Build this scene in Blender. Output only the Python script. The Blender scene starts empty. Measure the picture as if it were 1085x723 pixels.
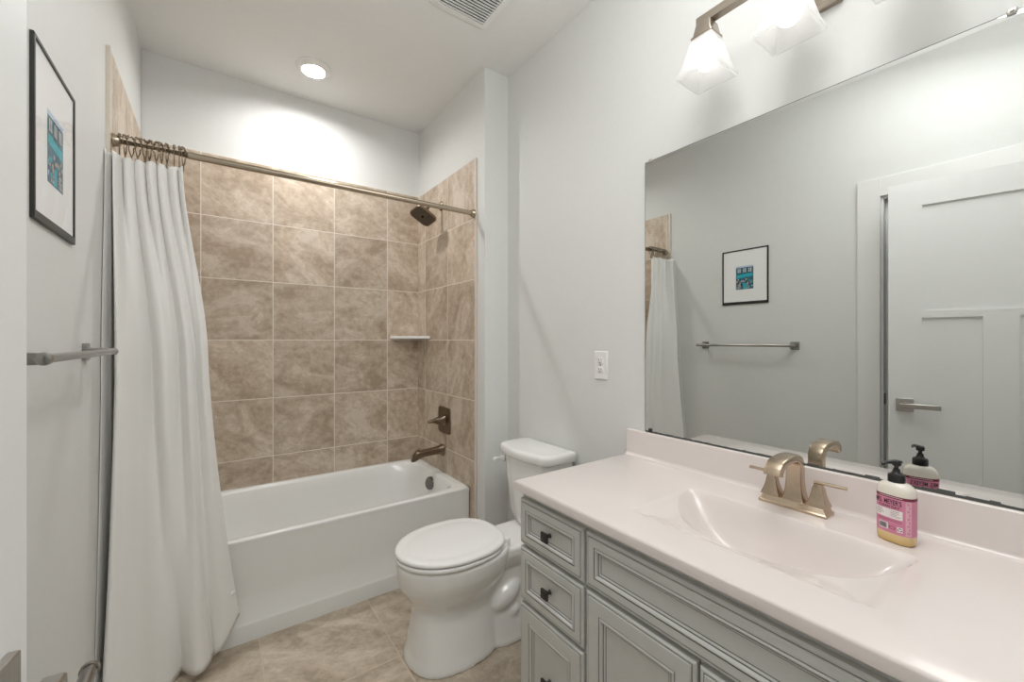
import bpy, bmesh, math, random
from math import sin, cos, pi, radians, atan2, sqrt
from mathutils import Vector, Matrix
from mathutils.geometry import tessellate_polygon
random.seed(7)
S = bpy.context.scene
COL = S.collection

# ------------------------------------------------------------ camera, world, exposure
H = 1.266                       # eye height
cd = bpy.data.cameras.new('camera'); cam = bpy.data.objects.new('camera', cd); COL.objects.link(cam)
cam.location = (0, 0, H); cam.rotation_euler = (radians(90), 0, radians(-35.5))
cd.sensor_fit = 'HORIZONTAL'; cd.sensor_width = 36; cd.lens = 441.0 / 1085 * 36
cd.shift_y = -0.5 / 1085; cd.clip_start = 0.01
S.camera = cam
w = bpy.data.worlds.new('world'); S.world = w; w.use_nodes = True
w.node_tree.nodes['Background'].inputs[0].default_value = (1, 1, 1, 1)
w.node_tree.nodes['Background'].inputs[1].default_value = 0.02
S.view_settings.view_transform = 'Standard'; S.view_settings.look = 'None'
S.view_settings.gamma = 1; S.view_settings.use_curve_mapping = False
S.view_settings.exposure = 2.42
BULB = 0.45      # vanity bulb radiance
DOWN = 74.0     # recessed downlight radiance
fd = bpy.data.lights.new('soft_fill', 'AREA'); fd.shape = 'RECTANGLE'; fd.size = 1.1; fd.size_y = .9; fd.energy = 3.2; fd.color = (1, .995, .98)  # added overhead fill, not one of the room's fixtures
fl = bpy.data.objects.new('soft_fill', fd); COL.objects.link(fl); fl.location = (.50, .45, 2.70); fl.rotation_euler = (radians(14), 0, 0)
# added fill without a fixture, thrown up at the ceiling from beside the viewpoint
bd = bpy.data.lights.new('bounce_fill', 'AREA'); bd.shape = 'DISK'; bd.size = .6; bd.energy = 1.7; bd.spread = radians(100); bd.color = (1, .995, .985)
bl = bpy.data.objects.new('bounce_fill', bd); COL.objects.link(bl); bl.location = (.45, -.10, 1.75); bl.rotation_euler = (radians(180 - 22), 0, 0)
cy = S.cycles
cy.max_bounces = 14; cy.diffuse_bounces = 8; cy.glossy_bounces = 6; cy.transmission_bounces = 8; cy.transparent_max_bounces = 12
cy.sample_clamp_indirect = 6; cy.blur_glossy = 0.5; cy.use_denoising = True

# room dimensions
LX, WX, DY, CZ = -0.308, 1.348, 2.82, 2.755     # left wall, right wall, back wall, ceiling
AX, JY = 1.195, 1.93                            # plumbing wall (behind its tile) and its front corner
NY = -0.45                                      # wall behind the camera

# ------------------------------------------------------------ materials
def new_mat(name):
    m = bpy.data.materials.new(name); m.use_nodes = True
    return m, m.node_tree.nodes, m.node_tree.links, m.node_tree.nodes['Principled BSDF']

def mat(name, col, rough=0.5, metal=0.0, var=0.03, scale=40, bump=0.0, bscale=200, coat=0.0, spec=0.5, sss=0.0):
    """principled material whose colour varies a little by noise, with optional fine bump"""
    m, N, K, b = new_mat(name)
    tc = N.new('ShaderNodeTexCoord')
    n = N.new('ShaderNodeTexNoise'); n.inputs['Scale'].default_value = scale; n.inputs['Detail'].default_value = 4
    K.new(tc.outputs['Object'], n.inputs['Vector'])
    r = N.new('ShaderNodeValToRGB')
    r.color_ramp.elements[0].position = .3; r.color_ramp.elements[1].position = .7
    r.color_ramp.elements[0].color = tuple(c * (1 - var) for c in col) + (1,)
    r.color_ramp.elements[1].color = tuple(min(1, c * (1 + var)) for c in col) + (1,)
    K.new(n.outputs['Fac'], r.inputs['Fac']); K.new(r.outputs['Color'], b.inputs['Base Color'])
    b.inputs['Roughness'].default_value = rough; b.inputs['Metallic'].default_value = metal
    b.inputs['Coat Weight'].default_value = coat; b.inputs['Specular IOR Level'].default_value = spec
    if sss:
        b.inputs['Subsurface Weight'].default_value = sss; b.inputs['Subsurface Scale'].default_value = .01
    if bump:
        n2 = N.new('ShaderNodeTexNoise'); n2.inputs['Scale'].default_value = bscale; n2.inputs['Detail'].default_value = 3
        K.new(tc.outputs['Object'], n2.inputs['Vector'])
        bp = N.new('ShaderNodeBump'); bp.inputs['Strength'].default_value = bump; bp.inputs['Distance'].default_value = .002
        K.new(n2.outputs['Fac'], bp.inputs['Height']); K.new(bp.outputs['Normal'], b.inputs['Normal'])
    return m

def brushed(name, col, rough=0.3, axis='Z', var=.12):
    m, N, K, b = new_mat(name)
    tc = N.new('ShaderNodeTexCoord'); mp = N.new('ShaderNodeMapping')
    sc = {'X': (4, 300, 300), 'Y': (300, 4, 300), 'Z': (300, 300, 4)}[axis]
    mp.inputs['Scale'].default_value = sc; K.new(tc.outputs['Object'], mp.inputs['Vector'])
    n = N.new('ShaderNodeTexNoise'); n.inputs['Scale'].default_value = 1; K.new(mp.outputs['Vector'], n.inputs['Vector'])
    r = N.new('ShaderNodeValToRGB')
    r.color_ramp.elements[0].color = tuple(c * (1 - var) for c in col) + (1,)
    r.color_ramp.elements[1].color = tuple(min(1, c * (1 + var)) for c in col) + (1,)
    K.new(n.outputs['Fac'], r.inputs['Fac']); K.new(r.outputs['Color'], b.inputs['Base Color'])
    b.inputs['Metallic'].default_value = 1; b.inputs['Roughness'].default_value = rough
    return m

def tile_mat(name, axes, size, off, cols, grout, gw=.0022, rough=.45, vein_ang=0.5):
    """square stone-look tiles; axes: the two object axes the grid runs along (world coordinates)"""
    m, N, K, b = new_mat(name)
    def math_(op, a, c=None, d=None):
        n = N.new('ShaderNodeMath'); n.operation = op
        for i, v in enumerate((a, c, d)):
            if v is None: continue
            if isinstance(v, (int, float)): n.inputs[i].default_value = v
            else: K.new(v, n.inputs[i])
        return n.outputs[0]
    tc = N.new('ShaderNodeTexCoord'); sp = N.new('ShaderNodeSeparateXYZ'); K.new(tc.outputs['Object'], sp.inputs[0])
    uv = []; ids = []; dist = []
    for k in range(2):
        p = math_('DIVIDE', math_('SUBTRACT', sp.outputs['XYZ'.index(axes[k])], off[k]), size[k])
        fl = math_('FLOOR', p); fr = math_('FRACT', p)
        uv.append(math_('MULTIPLY', math_('SUBTRACT', p, 0), size[k])); ids.append(fl)
        dist.append(math_('MULTIPLY', math_('MINIMUM', fr, math_('SUBTRACT', 1, fr)), size[k]))
    dmin = math_('MINIMUM', dist[0], dist[1])
    gmask = N.new('ShaderNodeMapRange'); gmask.interpolation_type = 'SMOOTHSTEP'
    gmask.inputs['From Min'].default_value = gw * .7; gmask.inputs['From Max'].default_value = gw * 1.3
    K.new(dmin, gmask.inputs['Value'])
    cid = N.new('ShaderNodeCombineXYZ'); K.new(ids[0], cid.inputs[0]); K.new(ids[1], cid.inputs[1])
    wn = N.new('ShaderNodeTexWhiteNoise'); wn.noise_dimensions = '3D'; K.new(cid.outputs[0], wn.inputs['Vector'])
    # per-tile offset of the stone pattern
    cuv = N.new('ShaderNodeCombineXYZ'); K.new(uv[0], cuv.inputs[0]); K.new(uv[1], cuv.inputs[1])
    va = N.new('ShaderNodeVectorMath'); va.operation = 'MULTIPLY_ADD'
    K.new(wn.outputs['Color'], va.inputs[0]); va.inputs[1].default_value = (9, 9, 9); K.new(cuv.outputs[0], va.inputs[2])
    rot = N.new('ShaderNodeVectorRotate'); rot.rotation_type = 'Z_AXIS'
    K.new(va.outputs[0], rot.inputs['Vector'])
    K.new(math_('MULTIPLY_ADD', wn.outputs['Value'], 1.4, vein_ang - .7), rot.inputs['Angle'])
    mp = N.new('ShaderNodeMapping'); mp.inputs['Scale'].default_value = (2.4, 4.6, 1); K.new(rot.outputs[0], mp.inputs['Vector'])
    n1 = N.new('ShaderNodeTexNoise'); n1.inputs['Scale'].default_value = 1.6; n1.inputs['Detail'].default_value = 9
    n1.inputs['Roughness'].default_value = .62; n1.inputs['Distortion'].default_value = .7; K.new(mp.outputs[0], n1.inputs['Vector'])
    n2 = N.new('ShaderNodeTexNoise'); n2.inputs['Scale'].default_value = 26; n2.inputs['Detail'].default_value = 6; n2.inputs['Roughness'].default_value = .7
    K.new(va.outputs[0], n2.inputs['Vector'])
    r = N.new('ShaderNodeValToRGB'); e = r.color_ramp.elements
    e[0].position = .33; e[0].color = cols[0] + (1,); e[1].position = .68; e[1].color = cols[2] + (1,)
    x = e.new(.5); x.color = cols[1] + (1,)
    K.new(math_('MULTIPLY_ADD', math_('SUBTRACT', n2.outputs['Fac'], .5), +.75, n1.outputs['Fac']), r.inputs['Fac'])
    # thin pale veins where the banded noise crosses one level
    vein = N.new('ShaderNodeMapRange'); vein.interpolation_type = 'SMOOTHSTEP'
    vein.inputs['From Min'].default_value = 0; vein.inputs['From Max'].default_value = .012
    vein.inputs['To Min'].default_value = .6; vein.inputs['To Max'].default_value = 0
    K.new(math_('ABSOLUTE', math_('SUBTRACT', n1.outputs['Fac'], .585)), vein.inputs['Value'])
    mv = N.new('ShaderNodeMix'); mv.data_type = 'RGBA'
    K.new(vein.outputs[0], mv.inputs['Factor']); K.new(r.outputs['Color'], mv.inputs['A']); mv.inputs['B'].default_value = tuple(min(1, c * 1.22) for c in cols[2]) + (1,)
    br = N.new('ShaderNodeHueSaturation'); K.new(mv.outputs['Result'], br.inputs['Color'])
    K.new(math_('MULTIPLY_ADD', wn.outputs['Value'], .16, .92), br.inputs['Value'])
    mg = N.new('ShaderNodeMix'); mg.data_type = 'RGBA'
    K.new(gmask.outputs[0], mg.inputs['Factor']); mg.inputs['A'].default_value = grout + (1,); K.new(br.outputs['Color'], mg.inputs['B'])
    K.new(mg.outputs['Result'], b.inputs['Base Color'])
    b.inputs['Roughness'].default_value = rough
    bp = N.new('ShaderNodeBump'); bp.inputs['Strength'].default_value = .35; bp.inputs['Distance'].default_value = .002
    K.new(math_('ADD', gmask.outputs[0], math_('MULTIPLY', n1.outputs['Fac'], .5)), bp.inputs['Height']); K.new(bp.outputs['Normal'], b.inputs['Normal'])
    return m

def emit_mat(name, col, strength):
    m, N, K, b = new_mat(name)
    b.inputs['Base Color'].default_value = (.9, .9, .9, 1)
    b.inputs['Emission Color'].default_value = col + (1,); b.inputs['Emission Strength'].default_value = strength
    return m

M = {}
M['wall'] = mat('painted_wall', (.70, .71, .70), .6, var=.008, bump=.06, bscale=350)
M['ceil'] = mat('ceiling_paint', (.80, .80, .79), .75, var=.008, bump=.05, bscale=300)
M['trim'] = mat('white_trim_paint', (.78, .78, .77), .35, var=.006)
M['door'] = mat('white_door_paint', (.78, .785, .78), .35, var=.006)
T3 = ((.38, .295, .215), (.50, .41, .32), (.61, .53, .445))
GR = (.76, .71, .64)
TS, TOFF = .3415, .586 - .3415
M['tile_xz'] = tile_mat('shower_tile_back', 'XZ', (.3415, .3415), (.2785, TOFF + .0), T3, GR, vein_ang=.3)
M['tile_yz'] = tile_mat('shower_tile_side', 'YZ', (.336, .3415), (2.021, TOFF), T3, GR, vein_ang=1.2)
F3 = ((.36, .29, .215), (.49, .41, .32), (.59, .51, .42))
M['floor'] = tile_mat('floor_tile', 'XY', (.452, .452), (.152, 1.62), F3, (.56, .48, .38), gw=.0028, rough=.35, vein_ang=.5)
M['schluter'] = mat('tile_edge_trim', (.66, .60, .53), .35, .2)
M['tub'] = mat('white_acrylic', (.80, .81, .80), .16, var=.004, coat=.2)
M['china'] = mat('white_porcelain', (.82, .82, .81), .1, var=.004, coat=.4)
M['seatp'] = mat('white_seat_plastic', (.84, .84, .835), .22, var=.004)
M['marble'] = mat('cultured_marble', (.735, .675, .655), .2, var=.008, scale=9, coat=.3)
M['cab'] = mat('grey_cabinet_paint', (.56, .565, .548), .42, var=.02, scale=25)
M['glaze'] = mat('dark_glaze_line', (.17, .165, .15), .5, var=.1)
M['dark'] = mat('cabinet_shadow_wood', (.10, .095, .085), .7)
M['bronze'] = brushed('dark_bronze', (.13, .11, .092), .36)
M['rodm'] = brushed('antique_nickel_rod', (.46, .39, .30), .27, 'X')
M['hookm'] = brushed('dark_nickel_hook', (.27, .23, .18), .28)
M['overflow'] = mat('dark_polished_metal', (.22, .21, .20), .18, 1.0, var=.05)
M['nickel'] = brushed('warm_brushed_nickel', (.54, .435, .33), .26)
M['fixture'] = brushed('brushed_bronze_nickel', (.38, .33, .275), .3, 'Y')
M['bnz_shower'] = brushed('bronze_shower', (.21, .16, .115), .3)
M['satin'] = brushed('satin_nickel', (.50, .48, .45), .3)
M['chrome'] = mat('chrome', (.72, .72, .72), .08, 1.0, var=.01)
M['pewter'] = brushed('pewter_bar', (.36, .35, .33), .3, 'Y')
M['iron'] = mat('dark_iron_knob', (.055, .052, .05), .38, .6)
M['black'] = mat('black_plastic', (.012, .012, .013), .3)
M['frameb'] = mat('black_frame_wood', (.018, .017, .016), .4)
M['white_pl'] = mat('white_plastic', (.82, .82, .81), .3, var=.004)
M['slot'] = mat('dark_slot', (.012, .012, .012), .8, spec=.1)
M['mat_board'] = mat('white_mat_board', (.86, .86, .86), .8, var=.006)
M['fabric'] = None
def fabric():
    m, N, K, b = new_mat('white_curtain_cloth')
    out = N['Material Output']
    tc = N.new('ShaderNodeTexCoord')
    wv = N.new('ShaderNodeTexNoise'); wv.inputs['Scale'].default_value = 900; K.new(tc.outputs['Object'], wv.inputs['Vector'])
    n2 = N.new('ShaderNodeTexNoise'); n2.inputs['Scale'].default_value = 14; n2.inputs['Detail'].default_value = 5; K.new(tc.outputs['Object'], n2.inputs['Vector'])
    add = N.new('ShaderNodeMath'); add.operation = 'MULTIPLY_ADD'; K.new(n2.outputs['Fac'], add.inputs[0]); add.inputs[1].default_value = 3.0; K.new(wv.outputs['Fac'], add.inputs[2])
    bp = N.new('ShaderNodeBump'); bp.inputs['Strength'].default_value = .22; bp.inputs['Distance'].default_value = .002
    K.new(add.outputs[0], bp.inputs['Height'])
    b.inputs['Base Color'].default_value = (.92, .915, .90, 1); b.inputs['Roughness'].default_value = .85; b.inputs['Specular IOR Level'].default_value = .2
    K.new(bp.outputs['Normal'], b.inputs['Normal'])
    tr = N.new('ShaderNodeBsdfTranslucent'); tr.inputs['Color'].default_value = (.8, .79, .77, 1); K.new(bp.outputs['Normal'], tr.inputs['Normal'])
    mx = N.new('ShaderNodeMixShader'); mx.inputs['Fac'].default_value = .12
    K.new(b.outputs[0], mx.inputs[1]); K.new(tr.outputs[0], mx.inputs[2]); K.new(mx.outputs[0], out.inputs['Surface'])
    return m
M['fabric'] = fabric()
def shade_glass():
    m, N, K, b = new_mat('frosted_shade_glass')
    out = N['Material Output']
    b.inputs['Base Color'].default_value = (.93, .93, .93, 1); b.inputs['Roughness'].default_value = .35
    tr = N.new('ShaderNodeBsdfTranslucent'); tr.inputs['Color'].default_value = (.95, .95, .95, 1)
    tp = N.new('ShaderNodeBsdfTransparent'); tp.inputs['Color'].default_value = (.97, .97, .97, 1)
    n = N.new('ShaderNodeTexNoise'); n.inputs['Scale'].default_value = 60
    mr = N.new('ShaderNodeMapRange'); mr.inputs['To Min'].default_value = .30; mr.inputs['To Max'].default_value = .40
    K.new(n.outputs['Fac'], mr.inputs['Value'])
    a = N.new('ShaderNodeMixShader'); a.inputs['Fac'].default_value = .6; K.new(b.outputs[0], a.inputs[1]); K.new(tr.outputs[0], a.inputs[2])
    c = N.new('ShaderNodeMixShader'); K.new(mr.outputs[0], c.inputs['Fac']); K.new(a.outputs[0], c.inputs[1]); K.new(tp.outputs[0], c.inputs[2])
    K.new(c.outputs[0], out.inputs['Surface'])
    return m
M['shade'] = shade_glass()
M['bulb'] = emit_mat('lit_bulb', (1, .97, .93), BULB)
M['lens'] = emit_mat('lit_downlight_lens', (1, .985, .965), DOWN)
def mirror_mat():
    m, N, K, b = new_mat('silvered_mirror')
    n = N.new('ShaderNodeTexNoise'); n.inputs['Scale'].default_value = 30
    r = N.new('ShaderNodeValToRGB'); r.color_ramp.elements[0].color = (.73, .745, .73, 1); r.color_ramp.elements[1].color = (.745, .76, .745, 1)
    K.new(n.outputs['Fac'], r.inputs['Fac']); K.new(r.outputs['Color'], b.inputs['Base Color'])
    b.inputs['Metallic'].default_value = 1; b.inputs['Roughness'].default_value = 0.0
    return m
M['mirror'] = mirror_mat()
M['edge'] = mat('dark_mirror_edge', (.08, .085, .08), .4)
def pane_mat():
    m, N, K, b = new_mat('picture_glass')
    out = N['Material Output']
    tp = N.new('ShaderNodeBsdfTransparent'); gl = N.new('ShaderNodeBsdfGlossy'); gl.inputs['Roughness'].default_value = .02
    fr = N.new('ShaderNodeFresnel'); fr.inputs['IOR'].default_value = 1.12
    ge = N.new('ShaderNodeNewGeometry'); fo = N.new('ShaderNodeMath'); fo.operation = 'SUBTRACT'; fo.inputs[0].default_value = 1; K.new(ge.outputs['Backfacing'], fo.inputs[1])
    fm = N.new('ShaderNodeMath'); fm.operation = 'MULTIPLY'; K.new(fr.outputs[0], fm.inputs[0]); K.new(fo.outputs[0], fm.inputs[1])
    mx = N.new('ShaderNodeMixShader'); K.new(fm.outputs[0], mx.inputs['Fac']); K.new(tp.outputs[0], mx.inputs[1]); K.new(gl.outputs[0], mx.inputs[2])
    K.new(mx.outputs[0], out.inputs['Surface'])
    return m
M['pane'] = pane_mat()

# ------------------------------------------------------------ builders
ROOTM = {}
def props(o, label, cat=None, group=None, kind=None):
    if label: o['label'] = label
    if cat: o['category'] = cat
    if group: o['group'] = group
    if kind: o['kind'] = kind
    return o
def empty(name, loc, label, cat, group=None, rotz=0, kind=None):
    o = bpy.data.objects.new(name, None); COL.objects.link(o); o.location = loc; o.rotation_euler = (0, 0, rotz)
    o.empty_display_size = .05
    ROOTM[o.name] = Matrix.Translation(loc) @ Matrix.Rotation(rotz, 4, 'Z')
    return props(o, label, cat, group, kind)
def obj(name, bm, mats, parent=None, smooth=True, bevel=0.0, seg=2, ang=35, local=False):
    """link a bmesh given in world coordinates (or in the parent's when local) as one mesh object"""
    me = bpy.data.meshes.new(name)
    bmesh.ops.recalc_face_normals(bm, faces=bm.faces[:])
    bm.to_mesh(me); bm.free()
    for m in (mats if isinstance(mats, (list, tuple)) else [mats]): me.materials.append(m)
    o = bpy.data.objects.new(name, me); COL.objects.link(o)
    if parent is not None:
        o.parent = parent
        rm = ROOTM.get(parent.name)
        if rm is not None:
            if not local: me.transform(rm.inverted())
            ROOTM[o.name] = rm
    if smooth:
        for p in me.polygons: p.use_smooth = True
        md = None
        me.set_sharp_from_angle(angle=radians(ang))
    if bevel:
        b = o.modifiers.new('bevel', 'BEVEL'); b.width = bevel; b.segments = seg; b.limit_method = 'ANGLE'; b.angle_limit = radians(40)
        b.harden_normals = False
        for p in me.polygons: p.use_smooth = True
    return o
def B(): return bmesh.new()
class Keep:
    pass
def box(bm, x0, x1, y0, y1, z0, z1, mi=0):
    v = [bm.verts.new((x, y, z)) for x in (x0, x1) for y in (y0, y1) for z in (z0, z1)]
    for f in ((0, 1, 3, 2), (4, 6, 7, 5), (0, 4, 5, 1), (2, 3, 7, 6), (0, 2, 6, 4), (1, 5, 7, 3)):
        bm.faces.new([v[i] for i in f]).material_index = mi
    return v
def boxm(*a, **k):
    bm = B(); box(bm, *a, **k); return bm
def frame_axes(d):
    d = Vector(d).normalized()
    up = Vector((0, 0, 1)) if abs(d.z) < .95 else Vector((1, 0, 0))
    a = d.cross(up).normalized(); b = a.cross(d).normalized()
    return d, a, b
def loft(bm, rings, cap=True, mi=0, closed=True):
    R = [[bm.verts.new(p) for p in r] for r in rings]
    n = len(R[0])
    for i in range(len(R) - 1):
        for j in range(n if closed else n - 1):
            k = (j + 1) % n
            bm.faces.new((R[i][j], R[i][k], R[i + 1][k], R[i + 1][j])).material_index = mi
    if cap:
        bm.faces.new(R[0][::-1]).material_index = mi; bm.faces.new(R[-1]).material_index = mi
    return R
def tube(bm, pts, rad, n=16, cap=True, mi=0, closed_path=False):
    pts = [Vector(p) for p in pts]; m = len(pts)
    rads = rad if isinstance(rad, (list, tuple)) else [rad] * m
    rings = []; prev = None
    for i, p in enumerate(pts):
        if closed_path: d = pts[(i + 1) % m] - pts[i - 1]
        else: d = pts[min(i + 1, m - 1)] - pts[max(i - 1, 0)]
        d.normalize()
        if prev is None:
            _, a, b = frame_axes(d)
        else:
            a = prev - d * prev.dot(d)
            a.normalize(); b = d.cross(a)
        prev = a
        rings.append([p + (a * cos(2 * pi * k / n) + b * sin(2 * pi * k / n)) * rads[i] for k in range(n)])
    if closed_path:
        rings.append(rings[0]); 
        R = [[bm.verts.new(q) for q in r] for r in rings[:-1]]
        for i in range(m):
            for j in range(n):
                k = (j + 1) % n; i2 = (i + 1) % m
                bm.faces.new((R[i][j], R[i][k], R[i2][k], R[i2][j])).material_index = mi
    else:
        loft(bm, rings, cap, mi)
def lathe(bm, c, axis, prof, n=32, mi=0):
    """prof: list of (distance along axis, radius)"""
    c = Vector(c); d, a, b = frame_axes(axis)
    rings = []
    for t, r in prof:
        rings.append([c + d * t + (a * cos(2 * pi * k / n) + b * sin(2 * pi * k / n)) * max(r, 1e-4) for k in range(n)])
    loft(bm, rings, True, mi)
def rrect(w, h, r, n=5):
    """rounded rectangle outline in 2D, full size w x h"""
    out = []
    for cx, cyy, a0 in ((w/2 - r, h/2 - r, 0), (-w/2 + r, h/2 - r, 90), (-w/2 + r, -h/2 + r, 180), (w/2 - r, -h/2 + r, 270)):
        for k in range(n + 1):
            a = radians(a0 + 90 * k / n); out.append((cx + r * cos(a), cyy + r * sin(a)))
    return out
def sm(t):
    t = max(0., min(1., t)); return t * t * (3 - 2 * t)
def lerp(a, b, t): return a + (b - a) * t

# ------------------------------------------------------------ the room
STR = dict(kind='structure')
props(obj('floor', boxm(-.6, 1.5, NY - .1, DY + .1, -.05, 0), M['floor']), 'beige stone-look square tile floor with thin grout lines', 'floor', kind='structure')
# ceiling with a round opening for the downlight is not needed: the fixture sits on its surface
props(obj('ceiling', boxm(LX - .12, WX + .12, NY - .1, DY + .1, CZ, CZ + .08), M['ceil']), 'plain off-white painted ceiling above the whole bathroom', 'ceiling', kind='structure')
DO0, DO1, DOZ = -.125, .690, 2.062           # door opening in the left wall
bm = B()
box(bm, LX - .115, LX, DO1, DY, 0, CZ); box(bm, LX - .115, LX, NY, DO0, 0, CZ); box(bm, LX - .115, LX, DO0, DO1, DOZ, CZ)
wl = props(obj('wall_left', bm, M['wall'], smooth=False), 'pale grey left wall with framed picture and towel bar', 'wall', kind='structure')
wb = props(obj('wall_back', boxm(LX - .115, WX + .12, DY + .01, DY + .12, 0, CZ), M['wall'], smooth=False), 'pale grey wall above the tiled long side of the tub', 'wall', kind='structure')
wr = props(obj('wall_right', boxm(WX, WX + .12, NY - .1, DY + .01, 0, CZ), M['wall'], smooth=False), 'pale grey right wall behind toilet and mirror', 'wall', kind='structure')
wa = props(obj('wall_alcove', boxm(AX, WX, JY, DY + .01, 0, CZ), M['wall'], smooth=False), 'pale grey projecting wall holding the shower fittings', 'wall', kind='structure')
props(obj('wall_near', boxm(LX - .115, WX, NY - .1, NY, 0, CZ), M['wall'], smooth=False), 'pale grey wall behind the viewpoint', 'wall', kind='structure')
# tile panels on the three alcove walls (each belongs to its wall)
TT = 2.287
obj('tile_panel', boxm(LX + .01, AX - .01, DY, DY + .01, .40, 2.295), M['tile_xz'], wb, smooth=False)
obj('tile_panel', boxm(AX - .01, AX, 2.018, DY + .01, 0, TT), M['tile_yz'], wa, smooth=False)
obj('edge_trim', boxm(AX - .0115, AX, 2.010, 2.018, 0, TT + .002), M['schluter'], wa, smooth=False)
obj('tile_panel', boxm(LX, LX + .01, 2.0, DY + .01, 0, TT), M['tile_yz'], wl, smooth=False)
obj('edge_trim', boxm(LX, LX + .0115, 1.985, 2.0, 0, TT + .002), M['schluter'], wl, smooth=False)
# skirting
bm = B(); box(bm, LX, LX + .013, DO1 + .115, 1.985, 0, .10)
props(obj('baseboard_left', bm, M['trim'], bevel=.004), 'white baseboard along the left wall', 'baseboard', kind='structure')
bm = B(); box(bm, WX - .013, WX, 1.09, JY, 0, .10); box(bm, AX + .0, WX - .013, JY - .013, JY, 0, .10)
props(obj('baseboard_right', bm, M['trim'], bevel=.004), 'white baseboard behind the toilet', 'baseboard', kind='structure')
# door casing and jamb
bm = B()
CW = .098
for (y0, y1, z0, z1) in ((DO1 - .003, DO1 + CW, 0, DOZ + CW), (DO0 - CW, DO0 + .003, 0, DOZ + CW), (DO0 + .003, DO1 - .003, DOZ - .003, DOZ + CW)):
    box(bm, LX, LX + .016, y0, y1, z0, z1)
box(bm, LX - .115, LX, DO1 - .014, DO1, 0, DOZ); box(bm, LX - .115, LX, DO0, DO0 + .014, 0, DOZ); box(bm, LX - .115, LX, DO0 + .014, DO1 - .014, DOZ - .014, DOZ)
box(bm, LX - .075, LX - .04, DO1 - .026, DO1 - .014, 0, DOZ - .014); box(bm, LX - .075, LX - .04, DO0 + .014, DO1 - .026, DOZ - .026, DOZ - .014)
tr1 = props(obj('trim_1', bm, M['trim'], bevel=.0015), 'white casing and jamb around the door in the left wall', 'door trim', kind='structure')
obj('strike_plate', boxm(LX - .034, LX - .006, DO1 - .0155, DO1 - .014, .915, .975), M['iron'], tr1, smooth=False)
# corridor beyond the opening
bm = B(); box(bm, LX - 1.2, LX - 1.1, -.6, 1.3, 0, CZ); 
props(obj('wall_hallway', bm, M['wall'], smooth=False), 'pale wall of the hallway seen past the open door', 'wall', kind='structure')

# door leaf, slightly open into the room
DW, DTH, DH = .762, .035, 2.05
TH = radians(10.6)
hinge = Vector((-.154 - DW * sin(TH), .623 - DW * cos(TH), .012))
dr = empty('door_1', hinge, 'white three-panel shaker door standing ajar, seen in the mirror', 'door', rotz=-TH, kind='structure')
# local frame: +y from hinge to lever edge, +x towards the room; face at x=0, slab back at -DTH
def door_leaf():
    bm = B()
    st = .125
    pan = [(st, DW - st, 1.40, DH - .122)]
    mid = DW / 2
    for a, b in ((st, mid - .055), (mid + .055, DW - st)): pan.append((a, b, .20, 1.37 - .003))
    # faces with panels cut: build as grid
    ys = sorted({0, DW} | {p[0] for p in pan} | {p[1] for p in pan}); zs = sorted({0, DH} | {p[2] for p in pan} | {p[3] for p in pan})
    def inp(y, z): return any(p[0] < y < p[1] and p[2] < z < p[3] for p in pan)
    for side in (0, 1):
        x = 0 if side == 0 else -DTH
        dx = -.010 if side == 0 else .010
        V = {}
        def v(y, z, xx):
            k = (round(y, 5), round(z, 5), round(xx, 5))
            if k not in V: V[k] = bm.verts.new((xx, y, z))
            return V[k]
        for i in range(len(ys) - 1):
            for j in range(len(zs) - 1):
                if inp((ys[i] + ys[i+1]) / 2, (zs[j] + zs[j+1]) / 2): continue
                bm.faces.new((v(ys[i], zs[j], x), v(ys[i+1], zs[j], x), v(ys[i+1], zs[j+1], x), v(ys[i], zs[j+1], x)))
        for (a, b, c, d) in pan:
            o4 = [(a, c), (b, c), (b, d), (a, d)]
            for k in range(4):
                p, q = o4[k], o4[(k + 1) % 4]
                bm.faces.new([bm.verts.new((xx, yy, zz)) for yy, zz, xx in ((p[0], p[1], x), (q[0], q[1], x), (q[0], q[1], x + dx), (p[0], p[1], x + dx))])
            bm.faces.new([bm.verts.new((x + dx, yy, zz)) for yy, zz in o4])
    for (p, q) in (((0, 0), (DW, 0)), ((DW, 0), (DW, DH)), ((DW, DH), (0, DH)), ((0, DH), (0, 0))):
        bm.faces.new([bm.verts.new(t) for t in ((0, p[0], p[1]), (0, q[0], q[1]), (-DTH, q[0], q[1]), (-DTH, p[0], p[1]))])
    bmesh.ops.remove_doubles(bm, verts=bm.verts[:], dist=1e-5)
    return bm
leaf = obj('door_leaf', door_leaf(), M['door'], dr, smooth=False, local=True)
for sgn, x0 in ((1, 0), (-1, -DTH)):
    bm = B(); yc, zc = DW - .062, .940 - .012 
    box(bm, *sorted((x0, x0 + sgn * .010)), yc - .033, yc + .033, zc - .033, zc + .033)
    h = obj('door_handle', bm, M['satin'], dr, bevel=.0015, local=True)
    if sgn == 1: h['label'] = 'satin nickel square rose with a straight lever'
    bm = B(); lathe(bm, (x0 + sgn * .01, yc, zc), (sgn, 0, 0), ((0, .016), (.004, .013), (.034, .0115)))
    box(bm, *sorted((x0 + sgn * .032, x0 + sgn * .050)), yc - .128, yc + .016, zc - .012, zc + .012)
    obj('lever', bm, M['satin'], h, bevel=.003, local=True)
bm = B(); box(bm, -DTH + .006, -.006, DW - .0005, DW + .0015, .87, .98)
obj('latch_plate', bm, M['satin'], dr, local=True, smooth=False)

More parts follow.
